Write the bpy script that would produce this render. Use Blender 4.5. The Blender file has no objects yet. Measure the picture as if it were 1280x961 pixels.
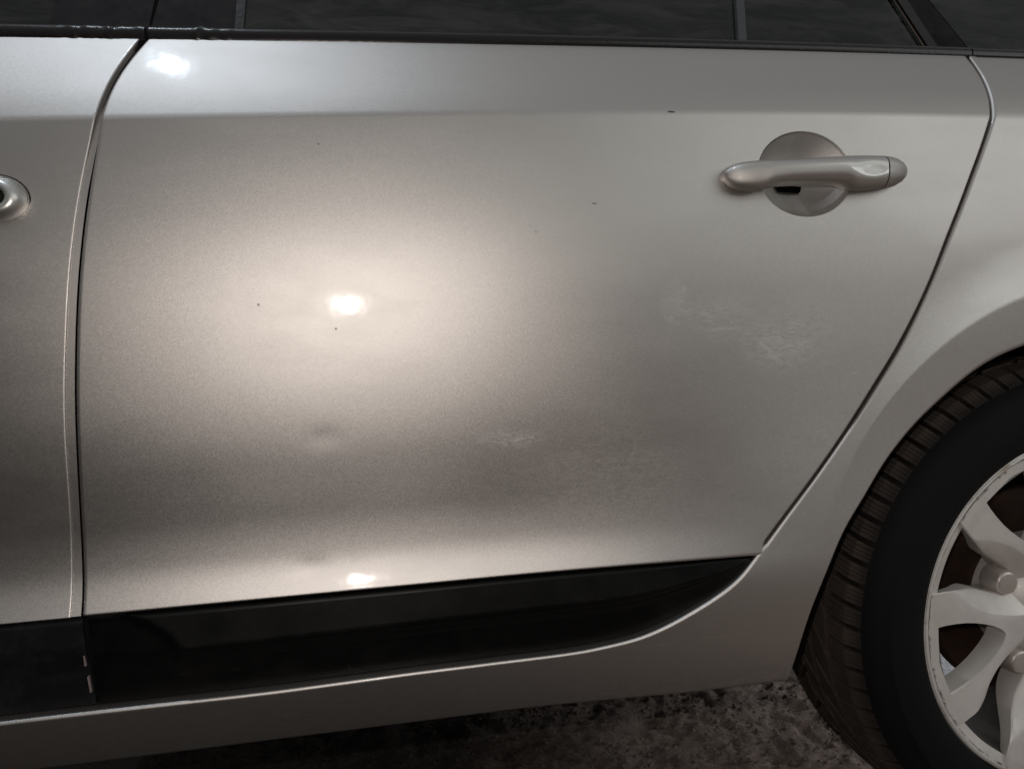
import bpy, bmesh, math, random
import numpy as np
from mathutils import Vector, Matrix
random.seed(4); rng = np.random.default_rng(4)
S = bpy.context.scene
C = S.collection
R = math.radians

# ---------------------------------------------------------------- camera
CAM = np.array([0.0, -0.80, 0.68])
YAW, PITCH, ROLL, FPX = R(11), R(-4), R(-0.7), 967.0      # focal length in pixels of a 1280 wide frame
def cam_axes():
    cy, sy, cp, sp = math.cos(YAW), math.sin(YAW), math.cos(PITCH), math.sin(PITCH)
    f = np.array([sy*cp, cy*cp, sp]); r = np.array([cy, -sy, 0.0]); u = np.cross(r, f)
    c, s = math.cos(ROLL), math.sin(ROLL)
    return r*c + u*s, -r*s + u*c, f
AR, AU, AF = cam_axes()
cd = bpy.data.cameras.new("camera"); cam = bpy.data.objects.new("camera", cd); C.objects.link(cam)
cam.matrix_world = Matrix(((AR[0], AU[0], -AF[0], CAM[0]), (AR[1], AU[1], -AF[1], CAM[1]), (AR[2], AU[2], -AF[2], CAM[2]), (0, 0, 0, 1)))
cd.sensor_width = 36; cd.lens = 36*FPX/1280; cd.clip_start = 0.02; cd.clip_end = 400
S.camera = cam

# ---------------------------------------------------------------- world, lamps, exposure
w = bpy.data.worlds.new("World"); S.world = w; w.use_nodes = True
_bg = w.node_tree.nodes["Background"]; _bg.inputs[1].default_value = 1.0
_tc = w.node_tree.nodes.new('ShaderNodeTexCoord'); _sx = w.node_tree.nodes.new('ShaderNodeSeparateXYZ'); _rp = w.node_tree.nodes.new('ShaderNodeValToRGB')
w.node_tree.links.new(_tc.outputs['Generated'], _sx.inputs[0]); w.node_tree.links.new(_sx.outputs[2], _rp.inputs[0]); w.node_tree.links.new(_rp.outputs[0], _bg.inputs[0])
_e = _rp.color_ramp.elements                      # dim surroundings, paler towards the top
_e[0].position = 0.0; _e[0].color = (.078, .0765, .071, 1); _e[1].position = 1.0; _e[1].color = (.345, .355, .36, 1)
def lamp(name, kind, loc, target, energy, color, **kw):
    d = bpy.data.lights.new(name, kind); d.energy = energy; d.color = color
    for k, v in kw.items(): setattr(d, k, v)
    o = bpy.data.objects.new(name, d); C.objects.link(o); o.location = loc
    o.rotation_euler = (Vector(target) - Vector(loc)).to_track_quat('-Z', 'Y').to_euler(); return o
# the phone's own flash beside its lens
lamp("phone_flash", 'SPOT', (-0.025, -0.80, 0.742), (0.10, 0.0, 0.66), 8.5, (1.0, 0.922, 0.86), spot_size=R(138), spot_blend=0.9, shadow_soft_size=0.004)
# cool lamp overhead, and a wide soft fill added on the right behind the photographer
lamp("overhead_lamp", 'POINT', (-0.68, -0.19, 3.06), (0, 0, 1), 37.0, (0.78, 0.89, 1.0), shadow_soft_size=0.025)
lamp("right_fill", 'AREA', (2.75, -2.6, 2.45), (0.5, 0, 0.75), 14.5, (0.95, 1.0, 0.955), shape='RECTANGLE', size=3.0, size_y=1.3)
lamp("rear_fill", 'AREA', (2.0, 0.75, 0.42), (0.7, 0.40, 0.0), 7.0, (0.96, 0.98, 1.0), shape='RECTANGLE', size=.9, size_y=.5)  # added low lamp, brightens the ground by the wheel
lamp("ground_fill", 'AREA', (2.5, -1.5, 1.3), (2.0, -1.3, 0.0), 5.0, (0.97, 0.98, 1.0), shape='RECTANGLE', size=.9, size_y=.6)  # added downward lamp, brightens the ground that the sill reflects
S.view_settings.view_transform = 'Standard'; S.view_settings.look = 'None'
S.view_settings.exposure = 0.0; S.view_settings.gamma = 1.0; S.view_settings.use_curve_mapping = False

# ---------------------------------------------------------------- materials
def nodes(name):
    m = bpy.data.materials.new(name); m.use_nodes = True
    nt = m.node_tree; return m, nt, nt.nodes["Principled BSDF"]
def N(nt, t, **kw):
    n = nt.nodes.new(t)
    for k, v in kw.items(): setattr(n, k, v)
    return n
def setin(n, **kw):
    for k, v in kw.items(): n.inputs[k.replace('_', ' ')].default_value = v
def noise(nt, scale, detail=4, rough=.55, vec=None, dist=0):
    n = N(nt, 'ShaderNodeTexNoise'); setin(n, Scale=scale, Detail=detail, Roughness=rough, Distortion=dist)
    if vec is not None: nt.links.new(vec, n.inputs['Vector'])
    return n
def ramp(nt, src, stops):
    r = N(nt, 'ShaderNodeValToRGB'); e = r.color_ramp.elements
    while len(e) < len(stops): e.new(.5)
    for q, (p, c) in zip(e, stops):
        q.position = p; q.color = (c, c, c, 1) if isinstance(c, (int, float)) else (*c, 1)
    nt.links.new(src, r.inputs[0]); return r
def mixc(nt, fac, a, b):
    m = N(nt, 'ShaderNodeMix', data_type='RGBA')
    for sock, v in ((m.inputs[0], fac), (m.inputs[6], a), (m.inputs[7], b)):
        if hasattr(v, 'links'): nt.links.new(v, sock)
        else: sock.default_value = v
    return m.outputs[2]
def math_(nt, op, a, b=0.0, clamp=False):
    m = N(nt, 'ShaderNodeMath', operation=op, use_clamp=clamp)
    for sock, v in ((m.inputs[0], a), (m.inputs[1], b)):
        if hasattr(v, 'links'): nt.links.new(v, sock)
        else: sock.default_value = v
    return m.outputs[0]
def simple(name, col, rough=.5, metal=0, spec=.5, bump=None, coat=0, vary=None):
    m, nt, b = nodes(name); setin(b, Base_Color=(*col, 1), Roughness=rough, Metallic=metal, Specular_IOR_Level=spec, Coat_Weight=coat)
    tc = N(nt, 'ShaderNodeTexCoord').outputs['Object']
    if bump:
        n = noise(nt, bump[0], 5, .6, tc); bp = N(nt, 'ShaderNodeBump'); setin(bp, Strength=bump[1], Distance=bump[2])
        nt.links.new(n.outputs[0], bp.inputs['Height']); nt.links.new(bp.outputs[0], b.inputs['Normal'])
    if vary:
        n = noise(nt, vary[0], 6, .65, tc)
        r = ramp(nt, n.outputs[0], [(.35, col), (.7, vary[1])]); nt.links.new(r.outputs[0], b.inputs['Base Color'])
    return m

def paint_material(name, col, rough, metal, marks=(), coatw=.24, film_low=False):
    m = bpy.data.materials.new(name); m.use_nodes = True; nt = m.node_tree; nt.nodes.clear()
    tc = N(nt, 'ShaderNodeTexCoord').outputs['Object']
    out = N(nt, 'ShaderNodeOutputMaterial'); flake = N(nt, 'ShaderNodeBsdfGlossy', distribution='BECKMANN'); dif = N(nt, 'ShaderNodeBsdfDiffuse')
    coat = N(nt, 'ShaderNodeBsdfGlossy', distribution='GGX'); coat.inputs['Roughness'].default_value = .10
    m1 = N(nt, 'ShaderNodeMixShader'); m1.inputs[0].default_value = 1-metal; nt.links.new(flake.outputs[0], m1.inputs[1]); nt.links.new(dif.outputs[0], m1.inputs[2])
    fr = N(nt, 'ShaderNodeFresnel'); fr.inputs[0].default_value = 1.5
    m2 = N(nt, 'ShaderNodeMixShader'); nt.links.new(math_(nt, 'MULTIPLY', fr.outputs[0], coatw), m2.inputs[0]); nt.links.new(m1.outputs[0], m2.inputs[1]); nt.links.new(coat.outputs[0], m2.inputs[2])
    nt.links.new(m2.outputs[0], out.inputs[0])
    # aluminium flakes: every tiny cell leans its own way
    vo = N(nt, 'ShaderNodeTexVoronoi'); setin(vo, Scale=1250); nt.links.new(tc, vo.inputs['Vector'])
    sub = N(nt, 'ShaderNodeVectorMath', operation='SUBTRACT'); nt.links.new(vo.outputs['Color'], sub.inputs[0]); sub.inputs[1].default_value = (.5, .5, .5)
    sc = N(nt, 'ShaderNodeVectorMath', operation='SCALE'); nt.links.new(sub.outputs[0], sc.inputs[0]); sc.inputs['Scale'].default_value = .045
    ge = N(nt, 'ShaderNodeNewGeometry')
    ad = N(nt, 'ShaderNodeVectorMath', operation='ADD'); nt.links.new(sc.outputs[0], ad.inputs[0]); nt.links.new(ge.outputs['Normal'], ad.inputs[1])
    no = N(nt, 'ShaderNodeVectorMath', operation='NORMALIZE'); nt.links.new(ad.outputs[0], no.inputs[0])
    nt.links.new(no.outputs[0], flake.inputs['Normal'])
    # orange peel of the clear coat
    op = noise(nt, 36, 2, .5, tc); ob = N(nt, 'ShaderNodeBump'); setin(ob, Strength=.7, Distance=.00030); nt.links.new(op.outputs[0], ob.inputs['Height']); nt.links.new(ob.outputs[0], coat.inputs['Normal'])
    # thin dusty film and old wipe marks
    mp = N(nt, 'ShaderNodeMapping'); nt.links.new(tc, mp.inputs[0]); mp.inputs['Scale'].default_value = (2.2, 1, 6)
    film = ramp(nt, noise(nt, 3.2, 9, .66, mp.outputs[0]).outputs[0], [(.42, 0.0), (.75, 1.0)]).outputs[0]
    speck = ramp(nt, noise(nt, 420, 2, .5, tc).outputs[0], [(.66, 0.0), (.74, 1.0)]).outputs[0]
    c = mixc(nt, math_(nt, 'MULTIPLY', film, .07), (*col, 1), (col[0]*.80, col[1]*.77, col[2]*.72, 1))
    c = mixc(nt, math_(nt, 'MULTIPLY', speck, .14), c, (.30, .27, .23, 1))
    rr = math_(nt, 'ADD', math_(nt, 'MULTIPLY', film, .025), rough)
    sep = N(nt, 'ShaderNodeSeparateXYZ'); nt.links.new(tc, sep.inputs[0])
    for (x, z, sx, sz, kind, wgt, *rot) in marks:
        ang = math.radians(rot[0]) if rot else 0.0
        ex, ez = math_(nt, 'SUBTRACT', sep.outputs[0], x), math_(nt, 'SUBTRACT', sep.outputs[2], z)
        if ang:
            ca, sa = math.cos(ang), math.sin(ang)
            ex, ez = math_(nt, 'ADD', math_(nt, 'MULTIPLY', ex, ca), math_(nt, 'MULTIPLY', ez, sa)), math_(nt, 'SUBTRACT', math_(nt, 'MULTIPLY', ez, ca), math_(nt, 'MULTIPLY', ex, sa))
        dx = math_(nt, 'DIVIDE', ex, sx); dz = math_(nt, 'DIVIDE', ez, sz)
        dd = math_(nt, 'ADD', math_(nt, 'MULTIPLY', dx, dx), math_(nt, 'MULTIPLY', dz, dz))
        f = math_(nt, 'SUBTRACT', 1.0, dd, clamp=True)
        if kind == 'chip':
            f = math_(nt, 'MULTIPLY', f, 3.0, clamp=True); c = mixc(nt, math_(nt, 'MULTIPLY', f, wgt), c, (.03, .028, .025, 1))
        elif kind == 'scratch':
            c = mixc(nt, math_(nt, 'MULTIPLY', f, wgt), c, (.72, .69, .65, 1))
        else:
            sm = ramp(nt, noise(nt, 26, 7, .68, mp.outputs[0], 2.2).outputs[0], [(.42, 0.0), (.74, 1.0)]).outputs[0]
            f = math_(nt, 'MULTIPLY', math_(nt, 'MULTIPLY', f, sm), wgt)
            c = mixc(nt, f, c, (.80, .77, .73, 1)); rr = math_(nt, 'ADD', rr, math_(nt, 'MULTIPLY', f, .25))
    if film_low:                     # road film splashed up the sill and the arch
        low = math_(nt, 'MULTIPLY', math_(nt, 'SUBTRACT', .345, sep.outputs[2]), 9.0, clamp=True)
        spl = ramp(nt, noise(nt, 30, 9, .72, mp.outputs[0]).outputs[0], [(.36, .25), (.68, 1.0)]).outputs[0]
        spk = ramp(nt, noise(nt, 240, 3, .6, tc).outputs[0], [(.60, 0.0), (.68, 1.0)]).outputs[0]
        f = math_(nt, 'MULTIPLY', low, spl); c = mixc(nt, math_(nt, 'MULTIPLY', f, .85), c, (.060, .049, .043, 1))
        c = mixc(nt, math_(nt, 'MULTIPLY', spk, math_(nt, 'ADD', math_(nt, 'MULTIPLY', low, .35), .06)), c, (.24, .20, .175, 1))
        rr = math_(nt, 'ADD', rr, math_(nt, 'MULTIPLY', f, .2)); nt.links.new(math_(nt, 'ADD', math_(nt, 'MULTIPLY', f, .20), 1-metal), m1.inputs[0])
    nt.links.new(c, flake.inputs[0]); nt.links.new(c, dif.inputs[0]); nt.links.new(rr, flake.inputs['Roughness'])
    return m

def trim_material(name="black_textured_plastic", lift=(1, 1, 1)):
    m, nt, b = nodes(name); setin(b, Roughness=.42, Specular_IOR_Level=.17)
    tc = N(nt, 'ShaderNodeTexCoord').outputs['Object']
    d = ramp(nt, noise(nt, 9, 9, .7, tc).outputs[0], [(.45, 0.0), (.80, 1.0)]).outputs[0]
    sc = ramp(nt, noise(nt, 60, 6, .7, tc, .8).outputs[0], [(.64, 0.0), (.72, 1.0)]).outputs[0]
    c = mixc(nt, d, (.0018*lift[0], .0017*lift[1], .0017*lift[2], 1), (.0065*lift[0], .006*lift[1], .0058*lift[2], 1)); c = mixc(nt, math_(nt, 'MULTIPLY', sc, .30), c, (.035, .034, .033, 1))
    nt.links.new(c, b.inputs['Base Color'])
    rr = math_(nt, 'ADD', math_(nt, 'MULTIPLY', d, .2), .38); nt.links.new(rr, b.inputs['Roughness'])
    bp = N(nt, 'ShaderNodeBump'); setin(bp, Strength=.25, Distance=.0004); nt.links.new(noise(nt, 900, 2, .5, tc).outputs[0], bp.inputs['Height']); nt.links.new(bp.outputs[0], b.inputs['Normal'])
    return m
def rubber_material():
    m, nt, b = nodes("tyre_rubber"); setin(b, Specular_IOR_Level=.18)
    tc = N(nt, 'ShaderNodeTexCoord').outputs['Object']
    sep = N(nt, 'ShaderNodeSeparateXYZ'); nt.links.new(tc, sep.inputs[0])
    rad = math_(nt, 'SQRT', math_(nt, 'ADD', math_(nt, 'MULTIPLY', sep.outputs[0], sep.outputs[0]), math_(nt, 'MULTIPLY', sep.outputs[2], sep.outputs[2])))
    worn = ramp(nt, rad, [(.298/.4, 0.0), (.309/.4, 1.0)]); nt.links.new(math_(nt, 'DIVIDE', rad, .4), worn.inputs[0])
    d = noise(nt, 26, 8, .7, tc).outputs[0]
    c = mixc(nt, math_(nt, 'MULTIPLY', worn.outputs[0], ramp(nt, d, [(.3, .45), (.7, 1.0)]).outputs[0]), (.0062, .0058, .0064, 1), (.082, .064, .053, 1))
    nt.links.new(c, b.inputs['Base Color']); b.inputs['Roughness'].default_value = .75
    bp = N(nt, 'ShaderNodeBump'); setin(bp, Strength=.35, Distance=.0008); nt.links.new(noise(nt, 500, 3, .6, tc).outputs[0], bp.inputs['Height']); nt.links.new(bp.outputs[0], b.inputs['Normal'])
    return m
def glass_material():
    m = bpy.data.materials.new("tinted_glass"); m.use_nodes = True; nt = m.node_tree; nt.nodes.clear()
    o = N(nt, 'ShaderNodeOutputMaterial'); mx = N(nt, 'ShaderNodeMixShader'); t = N(nt, 'ShaderNodeBsdfTransparent'); g = N(nt, 'ShaderNodeBsdfGlossy'); f = N(nt, 'ShaderNodeFresnel')
    t.inputs[0].default_value = (.45, .50, .46, 1); g.inputs['Roughness'].default_value = .02; f.inputs[0].default_value = 1.5
    d = N(nt, 'ShaderNodeBsdfDiffuse'); d.inputs[0].default_value = (.25, .26, .24, 1)       # dust film; its patches also paint in uneven reflections
    tc = N(nt, 'ShaderNodeTexCoord').outputs['Object']
    mp = N(nt, 'ShaderNodeMapping'); nt.links.new(tc, mp.inputs[0]); mp.inputs['Scale'].default_value = (1, 1, 5)
    du = ramp(nt, noise(nt, 11, 9, .74, mp.outputs[0], .8).outputs[0], [(.42, .0), (.72, .13)])
    mx2 = N(nt, 'ShaderNodeMixShader')
    nt.links.new(f.outputs[0], mx.inputs[0]); nt.links.new(t.outputs[0], mx.inputs[1]); nt.links.new(g.outputs[0], mx.inputs[2])
    nt.links.new(du.outputs[0], mx2.inputs[0]); nt.links.new(mx.outputs[0], mx2.inputs[1]); nt.links.new(d.outputs[0], mx2.inputs[2]); nt.links.new(mx2.outputs[0], o.inputs[0])
    return m
def ground_material():
    m, nt, b = nodes("dirty_broken_concrete"); setin(b, Roughness=.95, Specular_IOR_Level=.15)
    tc = N(nt, 'ShaderNodeTexCoord').outputs['Object']
    a = noise(nt, 13, 10, .78, tc, .3); g = noise(nt, 150, 8, .78, tc)
    base = ramp(nt, a.outputs[0], [(.30, (.34, .272, .236)), (.52, (.46, .377, .337)), (.74, (.56, .470, .425))]).outputs[0]
    grain = ramp(nt, g.outputs[0], [(.33, (.30, .27, .25)), (.62, (1.0, .98, .95))]).outputs[0]
    mu = N(nt, 'ShaderNodeMix', data_type='RGBA', blend_type='MULTIPLY'); mu.inputs[0].default_value = .8
    nt.links.new(base, mu.inputs[6]); nt.links.new(grain, mu.inputs[7])
    # shade on the left, painted into the ground colour, fades out by the wheel
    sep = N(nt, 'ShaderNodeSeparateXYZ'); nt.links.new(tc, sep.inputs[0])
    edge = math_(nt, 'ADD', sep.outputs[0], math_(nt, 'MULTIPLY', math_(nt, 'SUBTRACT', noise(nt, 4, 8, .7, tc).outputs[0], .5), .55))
    left_shade = ramp(nt, edge, [(.12, .10), (.70, 1.0)]).outputs[0]
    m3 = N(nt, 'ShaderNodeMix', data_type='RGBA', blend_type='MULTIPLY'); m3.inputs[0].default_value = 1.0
    nt.links.new(mu.outputs[2], m3.inputs[6]); nt.links.new(left_shade, m3.inputs[7]); nt.links.new(m3.outputs[2], b.inputs['Base Color'])
    bp = N(nt, 'ShaderNodeBump'); setin(bp, Strength=.9, Distance=.006); nt.links.new(g.outputs[0], bp.inputs['Height']); nt.links.new(bp.outputs[0], b.inputs['Normal'])
    return m

# ---------------------------------------------------------------- helpers
def link(name, me, mat, parent=None, smooth=True):
    o = bpy.data.objects.new(name, me); C.objects.link(o)
    if mat: me.materials.append(mat)
    if smooth:
        for p in me.polygons: p.use_smooth = True
    if parent: o.parent = parent
    return o
def mesh(name, v, f):
    me = bpy.data.meshes.new(name); me.from_pydata([tuple(map(float, p)) for p in v], [], [tuple(int(i) for i in q) for q in f]); me.validate(); me.update(); return me
def auto(o, deg=35):
    for e in o.data.edges: pass
    bm = bmesh.new(); bm.from_mesh(o.data); bm.normal_update()
    for e in bm.edges:
        if len(e.link_faces) == 2 and e.calc_face_angle(0) > R(deg): e.smooth = False
    bm.to_mesh(o.data); bm.free(); return o
def grid_mesh(name, G, mat, parent, flip=False, closed=False):
    n, m = G.shape[:2]; f = []
    for i in range(n-1):
        for j in range(m if closed else m-1):
            k = (j+1) % m; q = (i*m+j, i*m+k, (i+1)*m+k, (i+1)*m+j); f.append(q[::-1] if flip else q)
    return link(name, mesh(name, G.reshape(-1, 3), f), mat, parent)
def empty(name, loc, parent=None):
    o = bpy.data.objects.new(name, None); C.objects.link(o); o.location = loc; o.empty_display_size = .1
    if parent: o.parent = parent
    return o
def bm_obj(name, bm, mat, parent=None, smooth=True, deg=35):
    me = bpy.data.meshes.new(name); bmesh.ops.recalc_face_normals(bm, faces=bm.faces); bm.to_mesh(me); bm.free()
    o = link(name, me, mat, parent, smooth); return auto(o, deg) if smooth else o
def add_box(bm, c, s, rot=None, bev=0):
    r = bmesh.ops.create_cube(bm, size=1); M = Matrix.Translation(c) @ (rot.to_4x4() if rot else Matrix.Identity(4)) @ Matrix.Diagonal((*s, 1))
    bmesh.ops.transform(bm, matrix=M, verts=r['verts'])
    if bev:
        es = list({e for v in r['verts'] for e in v.link_edges}); bmesh.ops.bevel(bm, geom=es, offset=bev, segments=2, affect='EDGES', profile=.6)
def sstep(a, b, x):
    t = np.clip((np.asarray(x, float)-a)/(b-a), 0, 1); return t*t*(3-2*t)

# ---------------------------------------------------------------- the car's side surface
WX, WZ = 0.8795, 0.319                 # wheel centre
def z_belt(x):   return .68 + .2953 + .0425*x
def z_crease(x): return .68 + .2088 + .0515*x - .015*x*x
def z_trim(x):   return .68 - .2518 + .0205*x
U_B, U_C, U_T = .29, .21, -.25
def u_of(x, z):
    x = np.asarray(x, float); z = np.asarray(z, float); b, c, t = z_belt(x), z_crease(x), z_trim(x)
    up = U_C + (z-c)/(b-c)*(U_B-U_C); mid = U_T + (z-t)/(c-t)*(U_C-U_T); lo = U_T + (z-t)
    return np.where(z > c, up, np.where(z > t, mid, lo))
def z_of(x, u):
    x = np.asarray(x, float); b, c, t = z_belt(x), z_crease(x), z_trim(x)
    return np.where(u > U_C, c + (u-U_C)/(U_B-U_C)*(b-c), np.where(u > U_T, t + (u-U_T)/(U_C-U_T)*(c-t), t + u-U_T))
_au = np.array([-.60, -.45, -.40, -.345, -.28, -.25, -.235, -.21, -.17, -.12, -.05, .03, .12, .2065, .2135, .24, .29, .35])
_aa = np.array([-40, -36, -25, -8,  -4,    23,  18.5,  4.5,  -4.5,  -6.2, -2.8, .3,  7,    9.0,     28,   34.5,  38,  40.])
_af = np.array([-34, -28, -18,  -6,   3,     7,    7,    7,    6,    4,    1.5, .8, 4.5,    7,     28,   34.5,  38,  40.])   # towards the rear the flare dies out
_g = np.linspace(-.6, .35, 4751)
def _integ(a):
    t = np.tan(np.radians(np.interp(_g, _au, a))); y = np.concatenate([[0], np.cumsum((t[1:]+t[:-1])/2*(_g[1]-_g[0]))])
    return y - np.interp(U_C, _g, y) - .028
_y1, _y2 = _integ(_aa), _integ(_af)
DENTS = [(-.036, .580, .015, .008, .00045), (-.052, .452, .016, .008, .0008), (-.01, .452, .006, .005, .0002)]
def body_y(x, z, quarter=False):
    x = np.asarray(x, float); z = np.asarray(z, float); u = u_of(x, z)
    k = sstep(.50, .12, x)
    y = k*np.interp(u, _g, _y1) + (1-k)*np.interp(u, _g, _y2) + .03*np.maximum(x, 0)**2
    for (dx, dz, sx, sz, h) in DENTS: y = y + h*np.exp(-((x-dx)/sx)**2 - ((z-dz)/sz)**2)
    if quarter:
        rho = np.hypot(x-WX, z-WZ); th = np.degrees(np.arctan2(z-WZ, WX-x)); rc = .413
        amp = sstep(12, 62, th)
        ramp_ = -.0075*np.clip((rc+.06-rho)/.06, 0, 1)**2
        inner = .0075*np.clip((rc-rho)/.06, 0, 1.4)
        blend = np.where(rho > rc, ramp_, -.0075 + inner*.5)
        y = y + amp*blend
    return y
def at(px, py, quarter=False, off=0.0):
    """the point of the car's side seen at a pixel of the 1280 x 961 photograph"""
    d = AF + (px-640)/FPX*AR + (480.5-py)/FPX*AU; y = -.02
    for _ in range(30):
        t = (y-CAM[1])/d[1]; p = CAM + t*d; y = .5*y + .5*float(body_y(p[0], p[2], quarter) + off)
    return p[0], p[2]
def curve(pts, quarter=False): return np.array([at(*p, quarter) for p in pts])
def smooth_curve(P, n):
    """Catmull-Rom through the points, n even steps by length"""
    P = np.asarray(P, float); Q = np.vstack([2*P[0]-P[1], P, 2*P[-1]-P[-2]]); out = []
    for i in range(1, len(Q)-2):
        for t in np.linspace(0, 1, 24, endpoint=False):
            a, b, c, d = Q[i-1], Q[i], Q[i+1], Q[i+2]
            out.append(.5*(2*b + (c-a)*t + (2*a-5*b+4*c-d)*t*t + (3*b-a-3*c+d)*t**3))
    out.append(P[-1]); out = np.array(out)
    s = np.concatenate([[0], np.cumsum(np.hypot(*np.diff(out, axis=0).T))]); q = np.linspace(0, s[-1], n)
    return np.c_[np.interp(q, s, out[:, 0]), np.interp(q, s, out[:, 1])]
def spacing(n, fine=(0, .0007, .0015, .0025, .004, .007), L=1.0, both=True):
    f = np.array(fine)/L; a = np.linspace(f[-1], 1-(f[-1] if both else 0), n)
    return np.concatenate([f[:-1], a, (1-f[::-1])[1:]]) if both else np.concatenate([f[:-1], a])
def panel(name, XZ, ysurf, mat, parent, sides, r=.0025, wall=.016, flip=False):
    """XZ grid (rows x cols x 2) laid on a surface, edges rounded and turned inwards on the named sides"""
    X, Z = XZ[..., 0], XZ[..., 1]; Y = ysurf(X, Z); n, m = X.shape
    def rnd(d): return r - np.sqrt(np.maximum(r*r - np.maximum(r-d, 0)**2, 0))
    row = np.hypot(np.diff(X, axis=1), np.diff(Z, axis=1)); cs = np.concatenate([np.zeros((n, 1)), np.cumsum(row, 1)], 1)
    col = np.hypot(np.diff(X, axis=0), np.diff(Z, axis=0)); rs = np.concatenate([np.zeros((1, m)), np.cumsum(col, 0)], 0)
    if 'l' in sides: Y = Y + rnd(cs)
    if 'r' in sides: Y = Y + rnd(cs[:, -1:] - cs)
    if 'b' in sides: Y = Y + rnd(rs)
    if 't' in sides: Y = Y + rnd(rs[-1:] - rs)
    G = np.stack([X, Y, Z], -1)
    def deeper(E): q = E.copy(); q[..., 1] += wall; return q
    if 'b' in sides: G = np.concatenate([deeper(G[:1]), G], 0)
    if 't' in sides: G = np.concatenate([G, deeper(G[-1:])], 0)
    if 'l' in sides: G = np.concatenate([deeper(G[:, :1]), G], 1)
    if 'r' in sides: G = np.concatenate([G, deeper(G[:, -1:])], 1)
    return grid_mesh(name, G, mat, parent, flip)

# ---------------------------------------------------------------- outlines measured on the photograph
REAR_CUT = [(957, 679), (985, 640.7), (1010.6, 607), (1038.7, 567.7), (1067, 525.5), (1095, 480.6), (1126, 430), (1160, 362), (1186, 296), (1201, 259), (1216, 218), (1231, 178), (1239.5, 150), (1241, 138), (1236, 111), (1223, 87), (1206, 66)]
SILL_TOP = [(0, 903), (111, 890), (235, 876), (336, 864.5), (430, 852), (519, 840), (608, 829), (697, 818), (750.6, 809), (808.5, 793.6), (866, 764.7), (920, 727), (957, 679)]
FRONT_CUT = [(101.7, 763), (102.4, 738), (101.3, 682), (98.7, 630), (95.7, 570), (93, 495), (94, 420), (97, 350), (102, 299), (107, 252), (111.4, 231), (116.6, 200), (124, 151), (134, 114), (154.5, 80.6), (186, 46)]
FRONT_EDGE = [(88.6, 766), (90, 738), (90.4, 682), (88.6, 630), (83.7, 570), (81, 495), (83, 420), (87, 340), (91.6, 299), (93.7, 278), (100, 239.5), (107, 200), (112.5, 185), (119, 148), (129, 114), (148, 80.6), (177, 46)]
TRIM_LEFT = [(103, 766), (104, 800), (109, 840), (117, 889)]
SILL_BOT = [(111, 951), (430, 919), (697, 883), (850, 868), (985, 851)]
ARCH = [(985, 851), (993, 827), (1005, 790), (1016, 757.4), (1040, 700), (1055.5, 663), (1078, 626.7), (1105, 580), (1121.6, 558), (1146.6, 528), (1180, 496.6), (1213, 468), (1246.5, 446.6), (1280, 433)]

rear_cut, sill_top, front_cut, front_edge, arch = (smooth_curve(curve(c, q), 160) for c, q in ((REAR_CUT, False), (SILL_TOP, False), (FRONT_CUT, False), (FRONT_EDGE, False), (ARCH, True)))
def even_out(cv, sig=7):
    k = np.exp(-.5*(np.arange(-20, 21)/sig)**2); k /= k.sum(); out = cv.copy()
    for c in (0, 1):
        p = cv[:, c]; ext = np.concatenate([2*p[0]-p[20:0:-1], p, 2*p[-1]-p[-2:-22:-1]]); out[:, c] = np.convolve(ext, k, 'valid')
    return out
front_cut, front_edge, rear_cut, arch = even_out(front_cut), even_out(front_edge), even_out(rear_cut, 4), even_out(arch, 5)
def x_on(cv, u):
    uu = u_of(cv[:, 0], cv[:, 1]); o = np.argsort(uu); return np.interp(u, uu[o], cv[o, 0])
RED = lambda px, py: at(px, py)
marks = []
for px, py, s1, s2, k, wg in [(839, 140, .0048, .0012, 'chip', .8), (743, 254.5, .0032, .0011, 'chip', .5), (323, 381, .0015, .0015, 'chip', .55), (420, 411, .0012, .0012, 'chip', .7), (398, 180, .0012, .0010, 'chip', .5), (670, 290, .0010, .0010, 'chip', .4),
                              (972, 430, .050, .038, 'smudge', .45), (905, 395, .05, .03, 'smudge', .35), (1010, 410, .06, .05, 'smudge', .35), (640, 548, .04, .012, 'smudge', .4), (845, 380, .02, .03, 'smudge', .3), (1000, 560, .08, .05, 'smudge', .18), (760, 590, .10, .06, 'smudge', .15)]:
    x, z = at(px, py); marks.append((x, z, s1, s2, k, wg))
for px, py, s1, s2, wg, an in [(905, 411, .026, .0022, .45, 4), (955, 432, .020, .0035, .55, -38), (968, 447, .012, .003, .5, -25), (1000, 432, .022, .0018, .35, 30), (1068, 466, .006, .0012, .6, -8), (1030, 538, .014, .0010, .3, 2), (650, 549, .012, .0016, .5, 12), (855, 361, .0015, .005, .5, 0), (1095, 178, .001, .012, .2, 20)]:
    x, z = at(px, py); marks.append((x, z, s1, s2, 'scratch', wg, an))
PAINT_C = (.53, .50, .478)
paint = paint_material("silver_metallic_paint", PAINT_C, .49, .93, marks)
lines = []
for (pa, pb) in (((757, 812), (850, 802)), ((850, 802), (950, 789))):
    a, b = at(*pa, True), at(*pb, True); lines.append(((a[0]+b[0])/2, (a[1]+b[1])/2, abs(b[0]-a[0])*.55, .0009, 'smudge', .9))
paint2 = paint_material("silver_metallic_paint_plain", PAINT_C, .49, .93, lines, .24, True)
plastic = trim_material(); plastic_veiled = trim_material('veiled_black_plastic', (5.0, 5.0, 6.0)); rubber = rubber_material(); glass = glass_material()  # front trim copy has the bluish lens veil put into its colour
seal_m = simple("black_window_seal", (.008, .006, .0065), .27, 0, .40, (160, .25, .001))
gloss = simple("black_pillar_foil", (.010, .0085, .0105), .55, 0, .06, None, 0, (40, (.024, .021, .022)))
dark = simple("shadowed_inner_steel", (.008, .008, .008), .9, 0, .1)
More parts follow.
